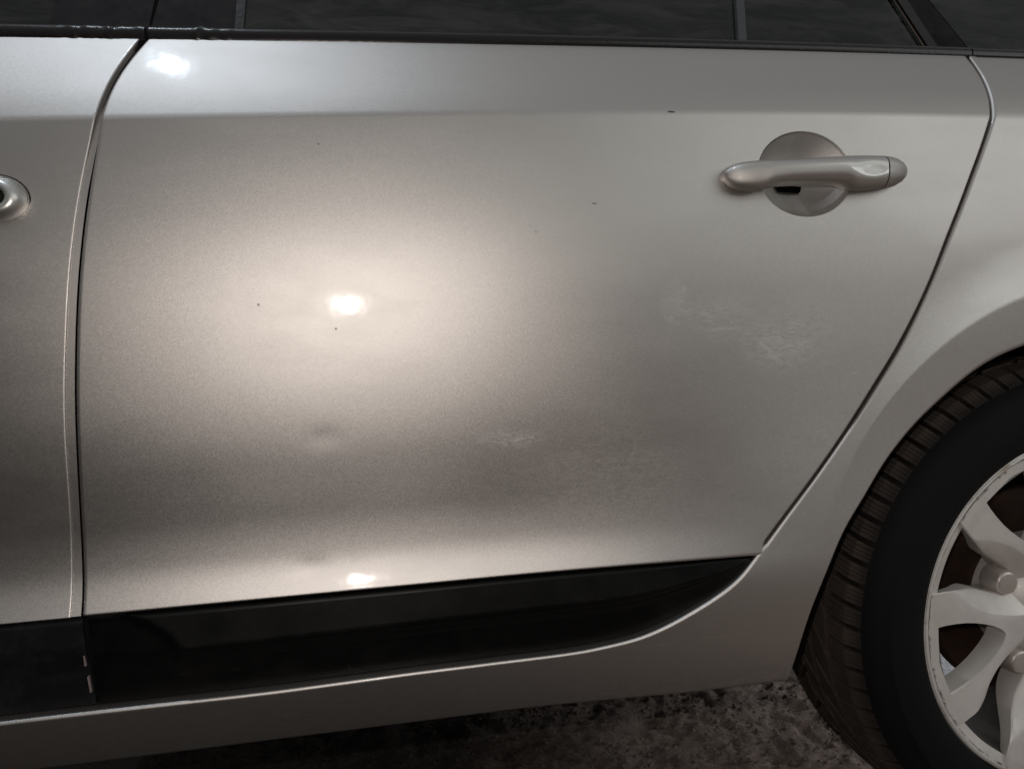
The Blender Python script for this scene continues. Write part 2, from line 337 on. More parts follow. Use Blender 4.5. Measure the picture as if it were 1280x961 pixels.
handle_m = paint_material("silver_handle_paint", (.52, .495, .47), .55, .86, (), .12)
rim_m = simple("painted_alloy", (.82, .78, .745), .45, .2, .5, (300, .12, .0004), .15, (14, (.64, .605, .57)))
def corrode(m):
    nt = m.node_tree; b = nt.nodes["Principled BSDF"]; src = b.inputs['Base Color'].links[0].from_socket
    tc = N(nt, 'ShaderNodeTexCoord').outputs['Object']; sep = N(nt, 'ShaderNodeSeparateXYZ'); nt.links.new(tc, sep.inputs[0])
    rad = math_(nt, 'SQRT', math_(nt, 'ADD', math_(nt, 'MULTIPLY', sep.outputs[0], sep.outputs[0]), math_(nt, 'MULTIPLY', sep.outputs[2], sep.outputs[2])))
    near = math_(nt, 'SUBTRACT', 1.0, math_(nt, 'MULTIPLY', math_(nt, 'ABSOLUTE', math_(nt, 'SUBTRACT', rad, .2155)), 420.0), clamp=True)
    sp = ramp(nt, noise(nt, 38, 6, .75, tc).outputs[0], [(.47, 0.0), (.58, 1.0)]).outputs[0]
    c = mixc(nt, math_(nt, 'MULTIPLY', near, sp), src, (.035, .026, .020, 1))
    edge = math_(nt, 'MULTIPLY', math_(nt, 'SUBTRACT', rad, .2165), 600.0, clamp=True)
    c = mixc(nt, math_(nt, 'MULTIPLY', math_(nt, 'MULTIPLY', edge, ramp(nt, noise(nt, 16, 7, .7, tc).outputs[0], [(.5, 0.0), (.62, 1.0)]).outputs[0]), .75), c, (.30, .20, .13, 1))
    nt.links.new(c, b.inputs['Base Color'])
corrode(rim_m)
rim_in = simple("sooty_barrel_alloy", (.085, .070, .058), .85, 0, .15, (120, .3, .0006), 0, (25, (.045, .036, .030)))
steel = simple("rusty_brake_steel", (.05, .035, .03), .65, .6, .4, (90, .4, .0008), 0, (30, (.09, .045, .03)))
fabric = simple("dark_seat_cloth", (.05, .055, .05), .95, 0, .1, (300, .4, .001), 0, (8, (.075, .08, .072)))
pale = simple("pale_patch_plain", (.70, .69, .67), .8)
grey_bar = simple("grey_window_bar", (.055, .058, .062), .4, .1, .4)

# ---------------------------------------------------------------- the setting
from mathutils import noise as mn
def gh(x, y):
    v = Vector((x*5, y*5, 0))
    return .010*mn.fractal(v, .9, 2.1, 4) + .007*mn.noise(Vector((x*21, y*21, 3))) + .0055*mn.noise(Vector((x*58, y*58, 7))) + .003*mn.noise(Vector((x*130, y*130, 11)))
def axis(lo, hi, step): return np.concatenate([lo-np.geomspace(.05, 40, 26)[::-1], np.arange(lo, hi, step), hi+np.geomspace(.02, 40, 26)])
gx, gy = axis(-.35, 1.5, .0075), axis(.20, 1.30, .0075)
vs = []
for x in gx:
    for y in gy: vs.append((x, y, gh(x, y)-.014 if (abs(x) < 3 and abs(y) < 3) else -.014))
nx, ny = len(gx), len(gy)
fs = [(i*ny+j, (i+1)*ny+j, (i+1)*ny+j+1, i*ny+j+1) for i in range(nx-1) for j in range(ny-1)]
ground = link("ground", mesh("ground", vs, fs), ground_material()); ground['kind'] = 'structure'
# loose grit
def scatter(name, count, region, size, mat, kind):
    v = []; f = []
    for k in range(count):
        x, y = rng.uniform(region[0], region[1]), rng.uniform(region[2], region[3]); s = size*rng.uniform(.35, 1)**1.5
        z = gh(x, y)-.014+s*.25; b = len(v)
        ph = rng.uniform(0, 6.28)
        for a in range(5):
            r_ = s*rng.uniform(.7, 1.1); v.append((x+r_*math.cos(ph+a*1.2566), y+r_*math.sin(ph+a*1.2566), z+s*rng.uniform(-.25, .1)))
        v.append((x, y, z+s*rng.uniform(.35, .7))); v.append((x, y, z-s*.5))
        for a in range(5): f += [(b+a, b+(a+1) % 5, b+5), (b+(a+1) % 5, b+a, b+6)]
    o = link(name, mesh(name, v, f), mat, smooth=False); o['kind'] = kind; return o
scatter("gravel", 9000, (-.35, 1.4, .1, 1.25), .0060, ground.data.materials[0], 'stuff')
snow_m = simple("old_snow", (.80, .80, .84), .8, 0, .3, (60, .5, .01))
v = []; f = []; nn = 26
for i in range(nn+1):
    for j in range(nn+1):
        a, b = i/nn*2-1, j/nn*2-1; r2 = max(0, 1-(a*a+b*b)); x, y = 1.25+a*.36, .70+b*.34
        v.append((x, y, -.03+.055*r2**.6+gh(x*2, y*2)*1.2*r2))
for i in range(nn):
    for j in range(nn): q = i*(nn+1)+j; f.append((q, q+nn+1, q+nn+2, q+1))
sn = link("snow", mesh("snow", v, f), snow_m); sn['kind'] = 'structure'

# ---------------------------------------------------------------- the car
car = empty("parked_car", (0, 0, 0))
car['label'] = "silver car seen from the side with black plastic trim along its door bottoms"; car['category'] = "car"

# rear door
us = np.concatenate([U_T + np.array([0, .0007, .0015, .0025, .004, .007]), np.linspace(-.24, .200, 78), np.linspace(.203, .217, 15), np.linspace(.221, .283, 20), U_B - np.array([.004, .002, .0008, 0])])
def door_grid(xl, xr, us, ncol):
    rows = []
    for u in us:
        a, b = float(xl(u)), float(xr(u)); t = spacing(ncol, L=max(.05, b-a)); x = a + (b-a)*t
        rows.append(np.c_[x, z_of(x, u)])
    return np.array(rows)
Gd = door_grid(lambda u: x_on(front_cut, u)+.0008, lambda u: x_on(rear_cut, u)-.0021, us, 170)
door = panel("door", Gd, body_y, paint, car, 'lrb', r=.0028, flip=False)
door['label'] = "silver rear door with a dent low down and scuffs below its handle"
Gf = door_grid(lambda u: -1.05, lambda u: x_on(front_edge, u), us, 110)
fdoor = panel("door", Gf, body_y, paint2, car, 'rb', r=.0011, wall=.008)
fdoor['label'] = "silver front door cut off at the left"

# strip of painted pillar seen in the gap between the two doors
rows = []
for u in np.linspace(-.249, .285, 90):
    a, b = float(x_on(front_edge, u)), float(x_on(front_cut, u)); x = np.linspace(a-.004, b-.0004, 6); rows.append(np.c_[x, z_of(x, u)])
panel("door_pillar", np.array(rows), lambda X, Z: body_y(X, Z)+.0014+.010*sstep(.13, .25, u_of(X, Z)), paint2, car, '', r=.0008, wall=.02)

# black shell behind the gaps
rows = []
for u in np.linspace(-.385, .289, 40):
    x = np.linspace(-1.0, .62 if u > -.2 else .50, 40); x = np.minimum(x, x_on(rear_cut, np.clip(u, -.245, .285))+.02 if u > -.25 else .42)
    rows.append(np.c_[x, z_of(x, u)])
Q = np.array(rows); grid_mesh("inner_shell", np.stack([Q[..., 0], body_y(Q[..., 0], Q[..., 1])+.030, Q[..., 1]], -1), dark, car)

# side panel: sill, quarter and wheel arch in one pressing
sb = curve(SILL_BOT); _sf = np.polyfit(sb[:, 0], sb[:, 1], 1); sbx = lambda x: np.polyval(_sf, x)
def resample(P, n):
    s = np.concatenate([[0], np.cumsum(np.hypot(*np.diff(P, axis=0).T))]); q = np.linspace(0, s[-1], n); return np.c_[np.interp(q, s, P[:, 0]), np.interp(q, s, P[:, 1])]
x0 = sill_top[0]; k1 = int(np.argmin(abs(sill_top[:, 0]-.21)))
left = np.array([[-1.05, sill_top[0, 1] + (sill_top[0, 1]-sill_top[12, 1])/(sill_top[0, 0]-sill_top[12, 0])*(-1.05-sill_top[0, 0])]])
U1 = np.vstack([left, sill_top[:k1+1]]); U2 = sill_top[k1:]; U3 = rear_cut.copy(); U3[:, 0] += .0021
U2 = U2.copy(); U2[-1] = U3[0]
L1 = np.c_[U1[:, 0], sbx(U1[:, 0])]; L2 = np.array([[U2[0, 0], sbx(U2[0, 0])], [.33, sbx(.33)], arch[0]])
aend = arch[-1]; ra = math.hypot(aend[0]-WX, aend[1]-WZ); ta = math.atan2(aend[1]-WZ, WX-aend[0])
arc = lambda a, b, k: np.array([(WX-ra*math.cos(t), WZ+ra*math.sin(t)) for t in np.linspace(a, b, k)])
L3 = np.vstack([arch, arc(ta, math.pi*.66, 30)[1:]]); L4 = arc(math.pi*.66, math.pi*.70, 10); U4 = np.array([(x, float(z_belt(x))) for x in np.linspace(U3[-1, 0], 1.15, 30)])
L5 = arc(math.pi*.70, math.pi*1.0, 40); U5 = np.vstack([[(x, float(z_belt(x))) for x in np.linspace(1.15, 1.60, 20)], [(1.60, .35)]])
cols_u, cols_l = [], []
for U, L, k in ((U1, L1, 150), (U2, L2, 70), (U3, L3, 220), (U4, L4, 40), (U5, L5, 50)):
    a, b = resample(U, k), resample(L, k); s = 0 if not cols_u else 1
    cols_u.append(a[s:]); cols_l.append(b[s:])
CU, CL = np.vstack(cols_u), np.vstack(cols_l)
t = np.concatenate([[0, .002, .005, .01, .018, .03], np.linspace(.045, .97, 60), [.985, .994, 1.0]])
XZ = CL[None]*t[:, None, None] + CU[None]*(1-t)[:, None, None]
def quarter_y(X, Z): return body_y(X, Z, True)
sp = panel("side_panel", XZ, quarter_y, paint2, car, 'bt', r=.0036, wall=.018, flip=True)
sp['label'] = "silver quarter panel running into the sill under the doors"

# black trim along the door bottoms
def trim_panel(parent, xa, xb, bulge_px, ncol, tip):
    cols = []
    tl = curve(TRIM_LEFT)
    for k, s in enumerate(np.concatenate([[0, .001, .003], np.linspace(.006, 1, ncol)])):
        col = []
        fr = np.concatenate([[0, .02, .05], np.linspace(.07, .94, 56), [.97, 1.0]])
        for fz in fr:
            a, b = xa(fz), xb(fz); x = a+(b-a)*s
            zt = float(z_trim(x))-.0022; zb = float(np.interp(x, sill_top[:, 0], sill_top[:, 1])) if x > sill_top[0, 0] else float(sill_top[0, 1]+(left[0, 1]-sill_top[0, 1])/(left[0, 0]-sill_top[0, 0])*(x-sill_top[0, 0]))
            zb += .0015
            if zb > zt: zb = zt-.0004
            z = zt+(zb-zt)*fz; h = zt-zb
            ytop = float(body_y(x, z_trim(x)+.0005)) + .0035
            ridge = float(np.interp(x, [-.22, .0, .2, .4], [.46, .44, .42, .42]))
            prof = float(np.interp(fz, [0, .03, ridge-.05, ridge, ridge+.06, .75, 1.0], [.004, -.0005, -.0055, -.0052, -.0025, .014, .030]))
            if parent is fdoor: prof = float(np.interp(fz, [0, .03, .3, .7, 1.0], [.004, .0, -.001, .008, .024]))
            elif bulge_px is not None:
                bx = float(np.interp(fz, [0, .04, .12, .25, .42, .6, 1.0], bulge_px)); q = float(sstep(bx-.010, bx+.008, x))
                flat = float(np.interp(fz, [0, .03, .5, 1.0], [.006, .005, .014, .030])); prof = flat*(1-q)+prof*q
            ybot = float(body_y(x, zb-.0015))+.0045+.0085*min(1, h/.06)
            w_ = float(np.clip((fz-.44)/.56, 0, 1))**.9
            col.append((x, (ytop+min(prof, .006)*min(1, h/.09 + .15))*(1-w_)+ybot*w_, z))
        cols.append(col)
    G = np.array(cols).transpose(1, 0, 2)
    d = G[:1].copy(); d[..., 1] += .02; d2 = G[-1:].copy(); d2[..., 1] += .02; G = np.concatenate([d, G, d2], 0)
    e = G[:, :1].copy(); e[..., 1] += .02; G = np.concatenate([e, G], 1)
    return auto(grid_mesh("door_trim", G, plastic_veiled if parent is fdoor else plastic, parent, flip=True), 50)
tl = curve(TRIM_LEFT); txl = lambda fz: float(np.interp(fz, [0, .28, .6, 1], tl[:, 0]))
tip = rear_cut[0][0]-.003
bul = [at(*p)[0] for p in ((150, 762), (160, 770), (176, 776), (198, 789), (213, 805), (216, 828), (206, 880))]
trim = trim_panel(door, lambda fz: txl(fz)+.0012, lambda fz: tip, bul, 150, True)
ftrim = trim_panel(fdoor, lambda fz: -1.05, lambda fz: txl(fz)-.0012, None, 60, False)
# pale scuff of bare plastic along the gap beside the front trim
bm = bmesh.new()
for (p, q) in (((97.5, 812), (101.5, 838)), ((104, 852), (108.5, 871))):
    a, b = at(*p), at(*q); ya = float(body_y(*a))+.0085
    add_box(bm, ((a[0]+b[0])/2+.0005, ya+.004, (a[1]+b[1])/2), (.0013, .004, math.hypot(b[0]-a[0], b[1]-a[1])), Matrix.Rotation(math.atan2(b[0]-a[0], b[1]-a[1]), 3, 'Y'), .0003)
bm_obj("trim_edge_clip", bm, simple("worn_grey_clip", (.22, .17, .16), .6), fdoor)

# ---------------------------------------------------------------- windows
TILT = .42
def win(px, py, off=0.0):
    """point of the leaning window plane seen at a pixel"""
    d = AF + (px-640)/FPX*AR + (480.5-py)/FPX*AU; y = .05
    for _ in range(30):
        t = (y-CAM[1])/d[1]; p = CAM+t*d; y = .5*y+.5*(wy(p[0], p[2])+off)
    return p[0], p[2]
def wy(x, z): zb = float(z_belt(x)); return float(body_y(x, zb))+.010+TILT*(z-zb)
def win_sheet(name, xa, xb, mat, parent, off=0.0, top=.36, thick=.004, z0=-.02):
    """sheet on the window plane; xa, xb give the left and right edge for a height above the belt"""
    V = []
    for h in np.linspace(z0, top, 14):
        a, b = xa(h), xb(h); row = []
        for x in np.linspace(a, b, 12): z = float(z_belt(x))+h; row.append((x, wy(x, z)+off, z))
        V.append(row)
    G = np.array(V); B = G[::-1].copy(); B[..., 1] += thick
    G2 = np.concatenate([G, B, G[:1]], 0)
    o = grid_mesh(name, G2, mat, parent)
    bm = bmesh.new(); bm.from_mesh(o.data); bmesh.ops.remove_doubles(bm, verts=bm.verts, dist=1e-6)
    be = [e for e in bm.edges if len(e.link_faces) == 1]
    if be: bmesh.ops.edgeloop_fill(bm, edges=be)
    bmesh.ops.recalc_face_normals(bm, faces=bm.faces); bm.to_mesh(o.data); bm.free(); return auto(o, 40)
def edge(px_bottom, py_bottom, px_top, py_top=0):
    """straight edge through two pixels, as x for a height above the belt"""
    (xa, za), (xb, zb) = win(px_bottom, py_bottom), win(px_top, py_top)
    ha, hb = za-float(z_belt(xa)), zb-float(z_belt(xb)); k = (xb-xa)/(hb-ha) if abs(hb-ha) > 1e-5 else 0
    k = max(-1.6, min(1.6, k))
    return lambda h: xa+k*(h-ha)
E_a = edge(64, 32, 72); E_b = edge(187, 35, 194); E_c = edge(190, 35, 200); E_d = edge(294, 37, 297); E_e = edge(305, 37, 308)
E_f = edge(920, 48, 917); E_g = edge(930, 48, 927); E_h = edge(1150, 52, 1116); E_i = edge(1162, 52, 1128); E_j = edge(1200, 52, 1158)
lim = lambda f, g: (lambda h: min(f(h), g(h)-.004))
win_sheet("window_pane", lambda h: -1.0, E_a, glass, fdoor)
win_sheet("pillar_cover", E_a, E_b, gloss, fdoor, -.002)
win_sheet("pillar_cover", E_c, E_d, gloss, door, -.002)
win_sheet("window_channel", E_d, E_e, seal_m, door, -.004)
win_sheet("window_pane", E_e, E_f, glass, door)
win_sheet("window_bar", E_f, E_g, grey_bar, door, -.006, thick=.012)
win_sheet("window_pane", E_g, lambda h: E_h(min(h, .2)), glass, door, top=.2)
win_sheet("window_frame", lambda h: E_h(min(h, .2)), lambda h: E_i(min(h, .2)), seal_m, door, -.006, top=.2)
win_sheet("pillar_cover", lambda h: E_i(min(h, .2)), lambda h: E_j(min(h, .2)), gloss, door, -.002, top=.2)
win_sheet("window_pane", lambda h: E_j(min(h, .2))+.004, lambda h: 1.5, glass, car, top=.2)
# belt seals
def seal(name, xa, xb, parent, h0, h1, crumple=()):
    prof = [(-.0040, .014), (-.0052, .004), (-.0040, -.001), (.0000, -.0028), (.004, -.0030), (.0078, -.0022), (.0100, .0000), (.0112, .0020), (.0100, .010)]   # (height, depth)
    xs = np.linspace(xa, xb, int(abs(xb-xa)/.0022)+2); V = []
    for x in xs:
        zb = float(z_belt(x)); yb = float(body_y(x, zb)); k = float(np.interp(x, [-.32, .72], [h0, h1])); row = []
        c = sum(a*math.exp(-((x-cx)/s)**2) for cx, s, a in crumple)
        for i, (h, d) in enumerate(prof):
            j = c*.0022*mn.noise(Vector((x*150, i*.35, 0))) if 3 <= i <= 7 else 0
            row.append((x, yb+d+.002+j, zb+h*k+(c*(.0003+.0016*mn.noise(Vector((x*130, 5, i*.2)))) if i >= 5 else 0)))
        V.append(row)
    V = np.array(V); V = np.concatenate([V[:1]*0+V[:1].mean(1, keepdims=True), V, V[-1:]*0+V[-1:].mean(1, keepdims=True)], 0)
    return auto(grid_mesh(name, V, seal_m, parent, flip=True), 60)
xg = win(188, 40)[0]; xr = win(1202, 58)[0]
cr = [(win(p, 36)[0], s, a) for p, s, a in ((98, .012, .8), (133, .016, 1.0), (178, .004, .5), (250, .008, .9), (264, .007, .6), (285, .006, .4))]
seal("window_seal", -1.04, xg-.002, fdoor, 1.18, 1.0, cr); seal("window_seal", xg+.002, xr-.001, door, 1.18, 1.0, cr); seal("window_seal", xr+.001, 1.55, car, 1.1, .95)

# ---------------------------------------------------------------- cabin, roof and underside
bm = bmesh.new(); add_box(bm, (.33, .95, 1.50), (2.6, 1.25, .05), None, .02); bm_obj("roof", bm, paint2, car)
bm = bmesh.new(); add_box(bm, (.3, 1.72, .75), (2.7, .05, 1.0), None, .02); bm_obj("side_panel", bm, dark, car)
bm = bmesh.new(); add_box(bm, (1.61, .88, .78), (.04, 1.66, .62), None, .015); bm_obj("tail_panel", bm, dark, car)
bm = bmesh.new(); add_box(bm, (.2, .92, .31), (1.9 if False else 1.2, 1.45, .06)); bm_obj("underbody", bm, dark, car, False)
bm = bmesh.new(); add_box(bm, (.86, .98, .80), (1.25, 1.2, .03)); bm_obj("cabin_shelf", bm, fabric, car, False)
def seat(x):
    bm = bmesh.new(); add_box(bm, (x, .42, .78), (.16, .46, .62), Matrix.Rotation(R(14), 3, 'Y'), .05); s = bm_obj("seat", bm, fabric, car)
    bm = bmesh.new(); add_box(bm, (x+.12, .42, 1.19), (.10, .26, .17), Matrix.Rotation(R(10), 3, 'Y'), .04); bm_obj("headrest", bm, fabric, s)
seat(-.15); seat(.62)
bm = bmesh.new(); a = win(1250, 22, .04); add_box(bm, (a[0], wy(*a)+.04, a[1]), (.042, .01, .016), Matrix.Rotation(R(24), 3, 'Y'), .006); bm_obj("pale_patch", bm, pale, car)  # added pale block standing in for a bright patch on the glass

def add_strip(px0, py0, px1, py1, wd, mat, name, off):
    a, b = win(px0, py0, off), win(px1, py1, off); bm = bmesh.new(); v = []
    d = Vector((b[0]-a[0], 0, b[1]-a[1])).normalized(); p = Vector((-d.z, 0, d.x))*wd*.5
    q0 = Vector((a[0], wy(*a)+off, a[1])) - d*.10; q1 = Vector((b[0], wy(*b)+off, b[1])) + d*.25
    for yy in (0, .0015):
        for q in (q0-p, q0+p, q1+p, q1-p): v.append(bm.verts.new((q.x, q.y+yy, q.z)))
    for f in ((0, 1, 2, 3), (7, 6, 5, 4), (0, 4, 5, 1), (1, 5, 6, 2), (2, 6, 7, 3), (3, 7, 4, 0)): bm.faces.new([v[i] for i in f])
    bm_obj(name, bm, mat, car, False)
strip_m = simple("grey_strip", (.16, .165, .155), .8)  # added strips; the left one stands in for a reflection edge
add_strip(433, 40, 435, 0, .006, strip_m, "added_strip", .05); add_strip(957, 40, 984, 0, .020, strip_m, "added_strip", .09); add_strip(1092, 40, 1090, 8, .004, strip_m, "added_short_strip", .05)

# ---------------------------------------------------------------- door handles
def hy(x, z): return float(body_y(x, z))
def ellipse_cup(parent, c_px, rx_px, ry_px):
    c = at(*c_px); rx = at(c_px[0]+rx_px, c_px[1])[0]-c[0]; rz = c[1]-at(c_px[0], c_px[1]+ry_px)[1]
    rings = [(1.012, .0012), (1.006, .0000), (1.0, -.0003), (.99, .0003)] + [(q, .0012+CUP_D*(1-q*q)) for q in (.975, .95, .91, .86, .8, .72, .62, .5, .36, .2, .06)]
    V = []
    for s, d in rings:
        row = []
        for a in np.linspace(0, 2*math.pi, 96, endpoint=False):
            x, z = c[0]+rx*s*math.cos(a), c[1]+rz*s*math.sin(a); row.append((x, hy(x, z)+d, z))
        V.append(row)
    # open the door skin where the bowl sits
    bm = bmesh.new(); bm.from_mesh(door.data); el = lambda v: math.hypot((v.x-c[0])/rx, (v.z-c[1])/rz)
    fl = [f for f in bm.faces if el(f.calc_center_median()) < .985 and f.calc_center_median().y < 0.02]
    bmesh.ops.delete(bm, geom=fl, context='FACES')
    for v in bm.verts:
        q = el(v.co)
        if v.is_boundary and .5 < q < 1.3:
            k = 1.004/q; v.co.x = c[0]+(v.co.x-c[0])*k; v.co.z = c[1]+(v.co.z-c[1])*k; v.co.y = hy(v.co.x, v.co.z)
    bm.to_mesh(door.data); bm.free()
    return c, rx, rz, grid_mesh("handle_cup", np.array(V), handle_m, parent, closed=True, flip=True)
CUP_D = .021
CUP = (1006.6, 217.5)
cc, crx, crz, cup = ellipse_cup(door, CUP, 58, 53.5)
# grip: a lofted bar; stations are (px, top, bottom, thickness out of the door, dimple)
ST = [(902.0, 218.6, 220.4, .003), (904, 215.5, 223.5, .008), (908, 211.5, 227.5, .012), (914, 207.2, 231.8, .016), (922, 203.8, 235.2, .020), (935, 201.2, 237.6, .0235), (950, 200, 238.4, .026), (958, 199.6, 235, .028), (966, 199.3, 232, .029), (985, 198.5, 230.2, .031), (1006, 197.5, 229.8, .032), (1030, 196, 229.3, .032), (1050, 194.8, 229.4, .0315), (1058, 194.2, 232, .031), (1064, 194, 236.5, .030), (1075, 193.8, 236.8, .029), (1090, 193.9, 236, .0275), (1103, 194.2, 235.2, .026)]
CAPST = [(1104.6, 194.4, 235.0, .0258), (1112, 195.2, 234, .024), (1120, 197.5, 231.8, .021), (1127, 202, 227.5, .016), (1131, 207.5, 222.5, .010), (1132.6, 213, 217, .004)]
def loft(stations, name, parent, mat, dimple=False, bow=0.0):
    V = []
    for (px, t, b, th) in stations:
        x, zt = at(px, t, off=-th*.62); zb = at(px, b, off=-th*.62)[1]; zm, hz = (zt+zb)/2, (zt-zb)/2; y0 = hy(x, zm); row = []
        for k in range(72):
            a = 2*math.pi*k/72; ca, sa = math.cos(a), math.sin(a); e = .78
            oz = math.copysign(abs(sa)**e, sa)*hz; oy = math.copysign(abs(ca)**e, ca)
            y = y0-(th*.30+th*.70*max(0, oy)) if oy > 0 else y0+.001-th*.30*(1+oy)*1.0
            xx = x + bow*(1-(oz/hz)**2 if hz else 0)
            if dimple:
                dd = math.hypot((px-1084)/22.0, ((zm+oz)-(zt-.42*(zt-zb)))/.0115); 
                if oy > 0: y += .0017*float(sstep(1.1, .05, dd))
            row.append((xx, y, zm+oz))
        V.append(row)
    V = np.array(V); V = np.concatenate([V[:1]*0+V[:1].mean(1, keepdims=True), V, V[-1:]*0+V[-1:].mean(1, keepdims=True)], 0)
    return auto(grid_mesh(name, V, mat, parent, closed=True, flip=False), 55)
def refine(st, n):
    st = np.array(st); s = np.linspace(0, len(st)-1, n); A = np.array([[np.interp(q, range(len(st)), st[:, k]) for k in range(4)] for q in s])
    if n > 100:
        k = np.exp(-.5*(np.arange(-24, 25)/4.0)**2); k /= k.sum(); ext = np.vstack([2*A[0]-A[24:0:-1], A, 2*A[-1]-A[-2:-26:-1]])
        A = np.array([np.convolve(ext[:, c], k, 'valid') for c in range(4)]).T
    return [tuple(r) for r in A]
grip = loft(refine(ST, 200), "handle_grip", door, handle_m, True, 0.0)
loft(refine(CAPST, 16), "handle_cap", door, handle_m, False, 0.0)
# dark finger opening under the grip
bm = bmesh.new(); a = at(978, 234); b = at(1014, 234); zt = at(996, 229)[1]; zb = at(996, 237.3)[1]
vv = []
for s, zz in ((0, zt), (1, zt), (.93, zb+.001), (.88, zb), (.12, zb), (.06, zb+.001)):
    x = a[0]+(b[0]-a[0])*s; dd = math.hypot((x-cc[0])/crx, (zz-cc[1])/crz); vv.append(bm.verts.new((x, hy(x, zz)+CUP_D*max(0, 1-dd*dd)-.0008, zz)))
f0 = bm.faces.new(vv); r_ = bmesh.ops.extrude_face_region(bm, geom=[f0]); bmesh.ops.translate(bm, vec=(0, .006, 0), verts=[q for q in r_['geom'] if isinstance(q, bmesh.types.BMVert)])
bm_obj("handle_opening", bm, simple("black_opening", (.004, .004, .004), .9, 0, 0), door)
# rear end of the front door's handle with its lock barrel
V = []; c = at(4, 249); 
for s, d in ((1.0, .0010), (1.0, -.0020), (.985, -.0052), (.92, -.0095), (.80, -.0135), (.64, -.0160), (.50, -.0158), (.42, -.0140), (.40, -.0118)):
    row = []
    for a in np.linspace(0, 2*math.pi, 64, endpoint=False):
        ex = .0245*s if math.cos(a) > 0 else .0245*s; x = c[0]-.004+ex*math.cos(a)-(.05*s**2 if math.cos(a) < 0 else 0)*abs(math.cos(a))**.5; z = c[1]+.0195*s*math.sin(a)
        row.append((x, hy(x, z)+d, z))
    V.append(row)
chrome = simple("polished_handle_end", (.55, .55, .53), .34, .85)
grid_mesh("handle_end", np.array(V), chrome, fdoor, closed=True, flip=True)
bm = bmesh.new(); bmesh.ops.create_cone(bm, cap_ends=True, segments=32, radius1=.0112, radius2=.0105, depth=.006)
bmesh.ops.transform(bm, matrix=Matrix.Translation((c[0]-.0085, hy(*c)-.0105, c[1])) @ Matrix.Rotation(R(90), 4, 'X') @ Matrix.Diagonal((1.1, .9, 1, 1)), verts=bm.verts)
bm_obj("lock_barrel", bm, simple("dull_lock_metal", (.10, .11, .08), .35, .7), fdoor)
V = []
for s, d in ((1.03, -.0004), (1.07, .0003)):
    V.append([(c[0]-.004+(.0245*s)*math.cos(a)-(.05 if math.cos(a) < 0 else 0), hy(*c)+d-.0006, c[1]+.0200*s*math.sin(a)) for a in np.linspace(0, 2*math.pi, 64, endpoint=False)])
grid_mesh("handle_gasket", np.array(V), dark, fdoor, closed=True, flip=True)

# ---------------------------------------------------------------- rear wheel
wheel = empty("wheel", (WX, 0, WZ), car)
def lathe(name, prof, mat, parent, n=128, deg=35):
    V = np.array([[(r*math.cos(a), y, r*math.sin(a)) for a in np.linspace(0, 2*math.pi, n, endpoint=False)] for r, y in prof])
    return auto(grid_mesh(name, V, mat, parent, closed=True, flip=True), deg)
# tyre: sidewall, shoulder and carcass, then two rows of winter tread blocks each side of the ribs
prof = [(.2225, .012), (.2235, .000), (.226, -.006), (.232, -.0095), (.245, -.0125), (.258, -.0130), (.270, -.011), (.2705, -.0116), (.274, -.0108), (.2745, -.0102), (.285, -.0055), (.292, .0005), (.2975, .007), (.3005, .013), (.3010, .020), (.3015, .05), (.302, .10), (.3015, .16), (.303, .195), (.290, .207), (.26, .212), (.225, .200)]
bm = bmesh.new(); nseg = 180
ring = []
for r, y in prof: ring.append([bm.verts.new((r*math.cos(2*math.pi*k/nseg), y, r*math.sin(2*math.pi*k/nseg))) for k in range(nseg)])
for i in range(len(ring)-1):
    for k in range(nseg): bm.faces.new((ring[i][k], ring[i][(k+1) % nseg], ring[i+1][(k+1) % nseg], ring[i+1][k]))
def block(poly, r_top, taper=.0006, base=.300):
    """one tread block: polygon of (angle, y) raised to r_top(y)"""
    cy = sum(p[1] for p in poly)/len(poly); ca = sum(p[0] for p in poly)/len(poly)
    lo, hi = [], []
    for a, y in poly:
        rt = r_top(y); lo.append(bm.verts.new((base*math.cos(a), y, base*math.sin(a))))
        a2, y2 = a+(ca-a)*.02, y+(cy-y)*.02; hi.append(bm.verts.new((rt*math.cos(a2), y2, rt*math.sin(a2))))
    bm.faces.new(hi)
    for i in range(len(poly)): j = (i+1) % len(poly); bm.faces.new((lo[i], lo[j], hi[j], hi[i]))
rt = lambda y: float(np.interp(y, [.009, .014, .022, .036, .06, .10, .15, .19, .205], [.3015, .3065, .3110, .3148, .3172, .318, .317, .3125, .303]))
NB = 72; dA = 2*math.pi/NB
for k in range(NB):
    a0 = k*dA; g = .24*dA
    sk = .16*dA                                    # grooves lean a little
    # outer shoulder block cut by three sipes into slices
    yA, yB, yC = .0095, .026, .052
    for s in range(4):
        p0, p1 = a0+g+(dA-g)*(s/4)+.010*dA*(s > 0), a0+g+(dA-g)*((s+1)/4)-.010*dA*(s < 3)
        block([(p0, yA), (p1, yA), (p1-sk*.5, yB), (p0-sk*.5, yB)], rt, base=.293)
        zz = .012*dA*(1 if s % 2 else -1)
        block([(p0-sk*.5, yB+.0004), (p1-sk*.5, yB+.0004), (p1-sk*1.6+zz, yC), (p0-sk*1.6+zz, yC)], rt, base=.296)
    # V-shaped inner blocks
    if k % 2 == 0:
        for y1, y2, lean, off in ((.058, .088, 1.5, 1.6), (.094, .118, 1.1, 2.4), (.124, .156, -1.3, 2.6)):
            o0 = a0-sk*off
            block([(o0+g*1.1, y1), (o0+2*dA-g*.4, y1), (o0+2*dA-g*.4-dA*lean, y2), (o0+g*1.1-dA*lean, y2)], rt, base=.296)
    block([(a0+g, .163), (a0+dA, .163), (a0+dA, .202), (a0+g, .202)], rt, base=.300)
tyre = bm_obj("tyre", bm, rubber, wheel, True, 28)

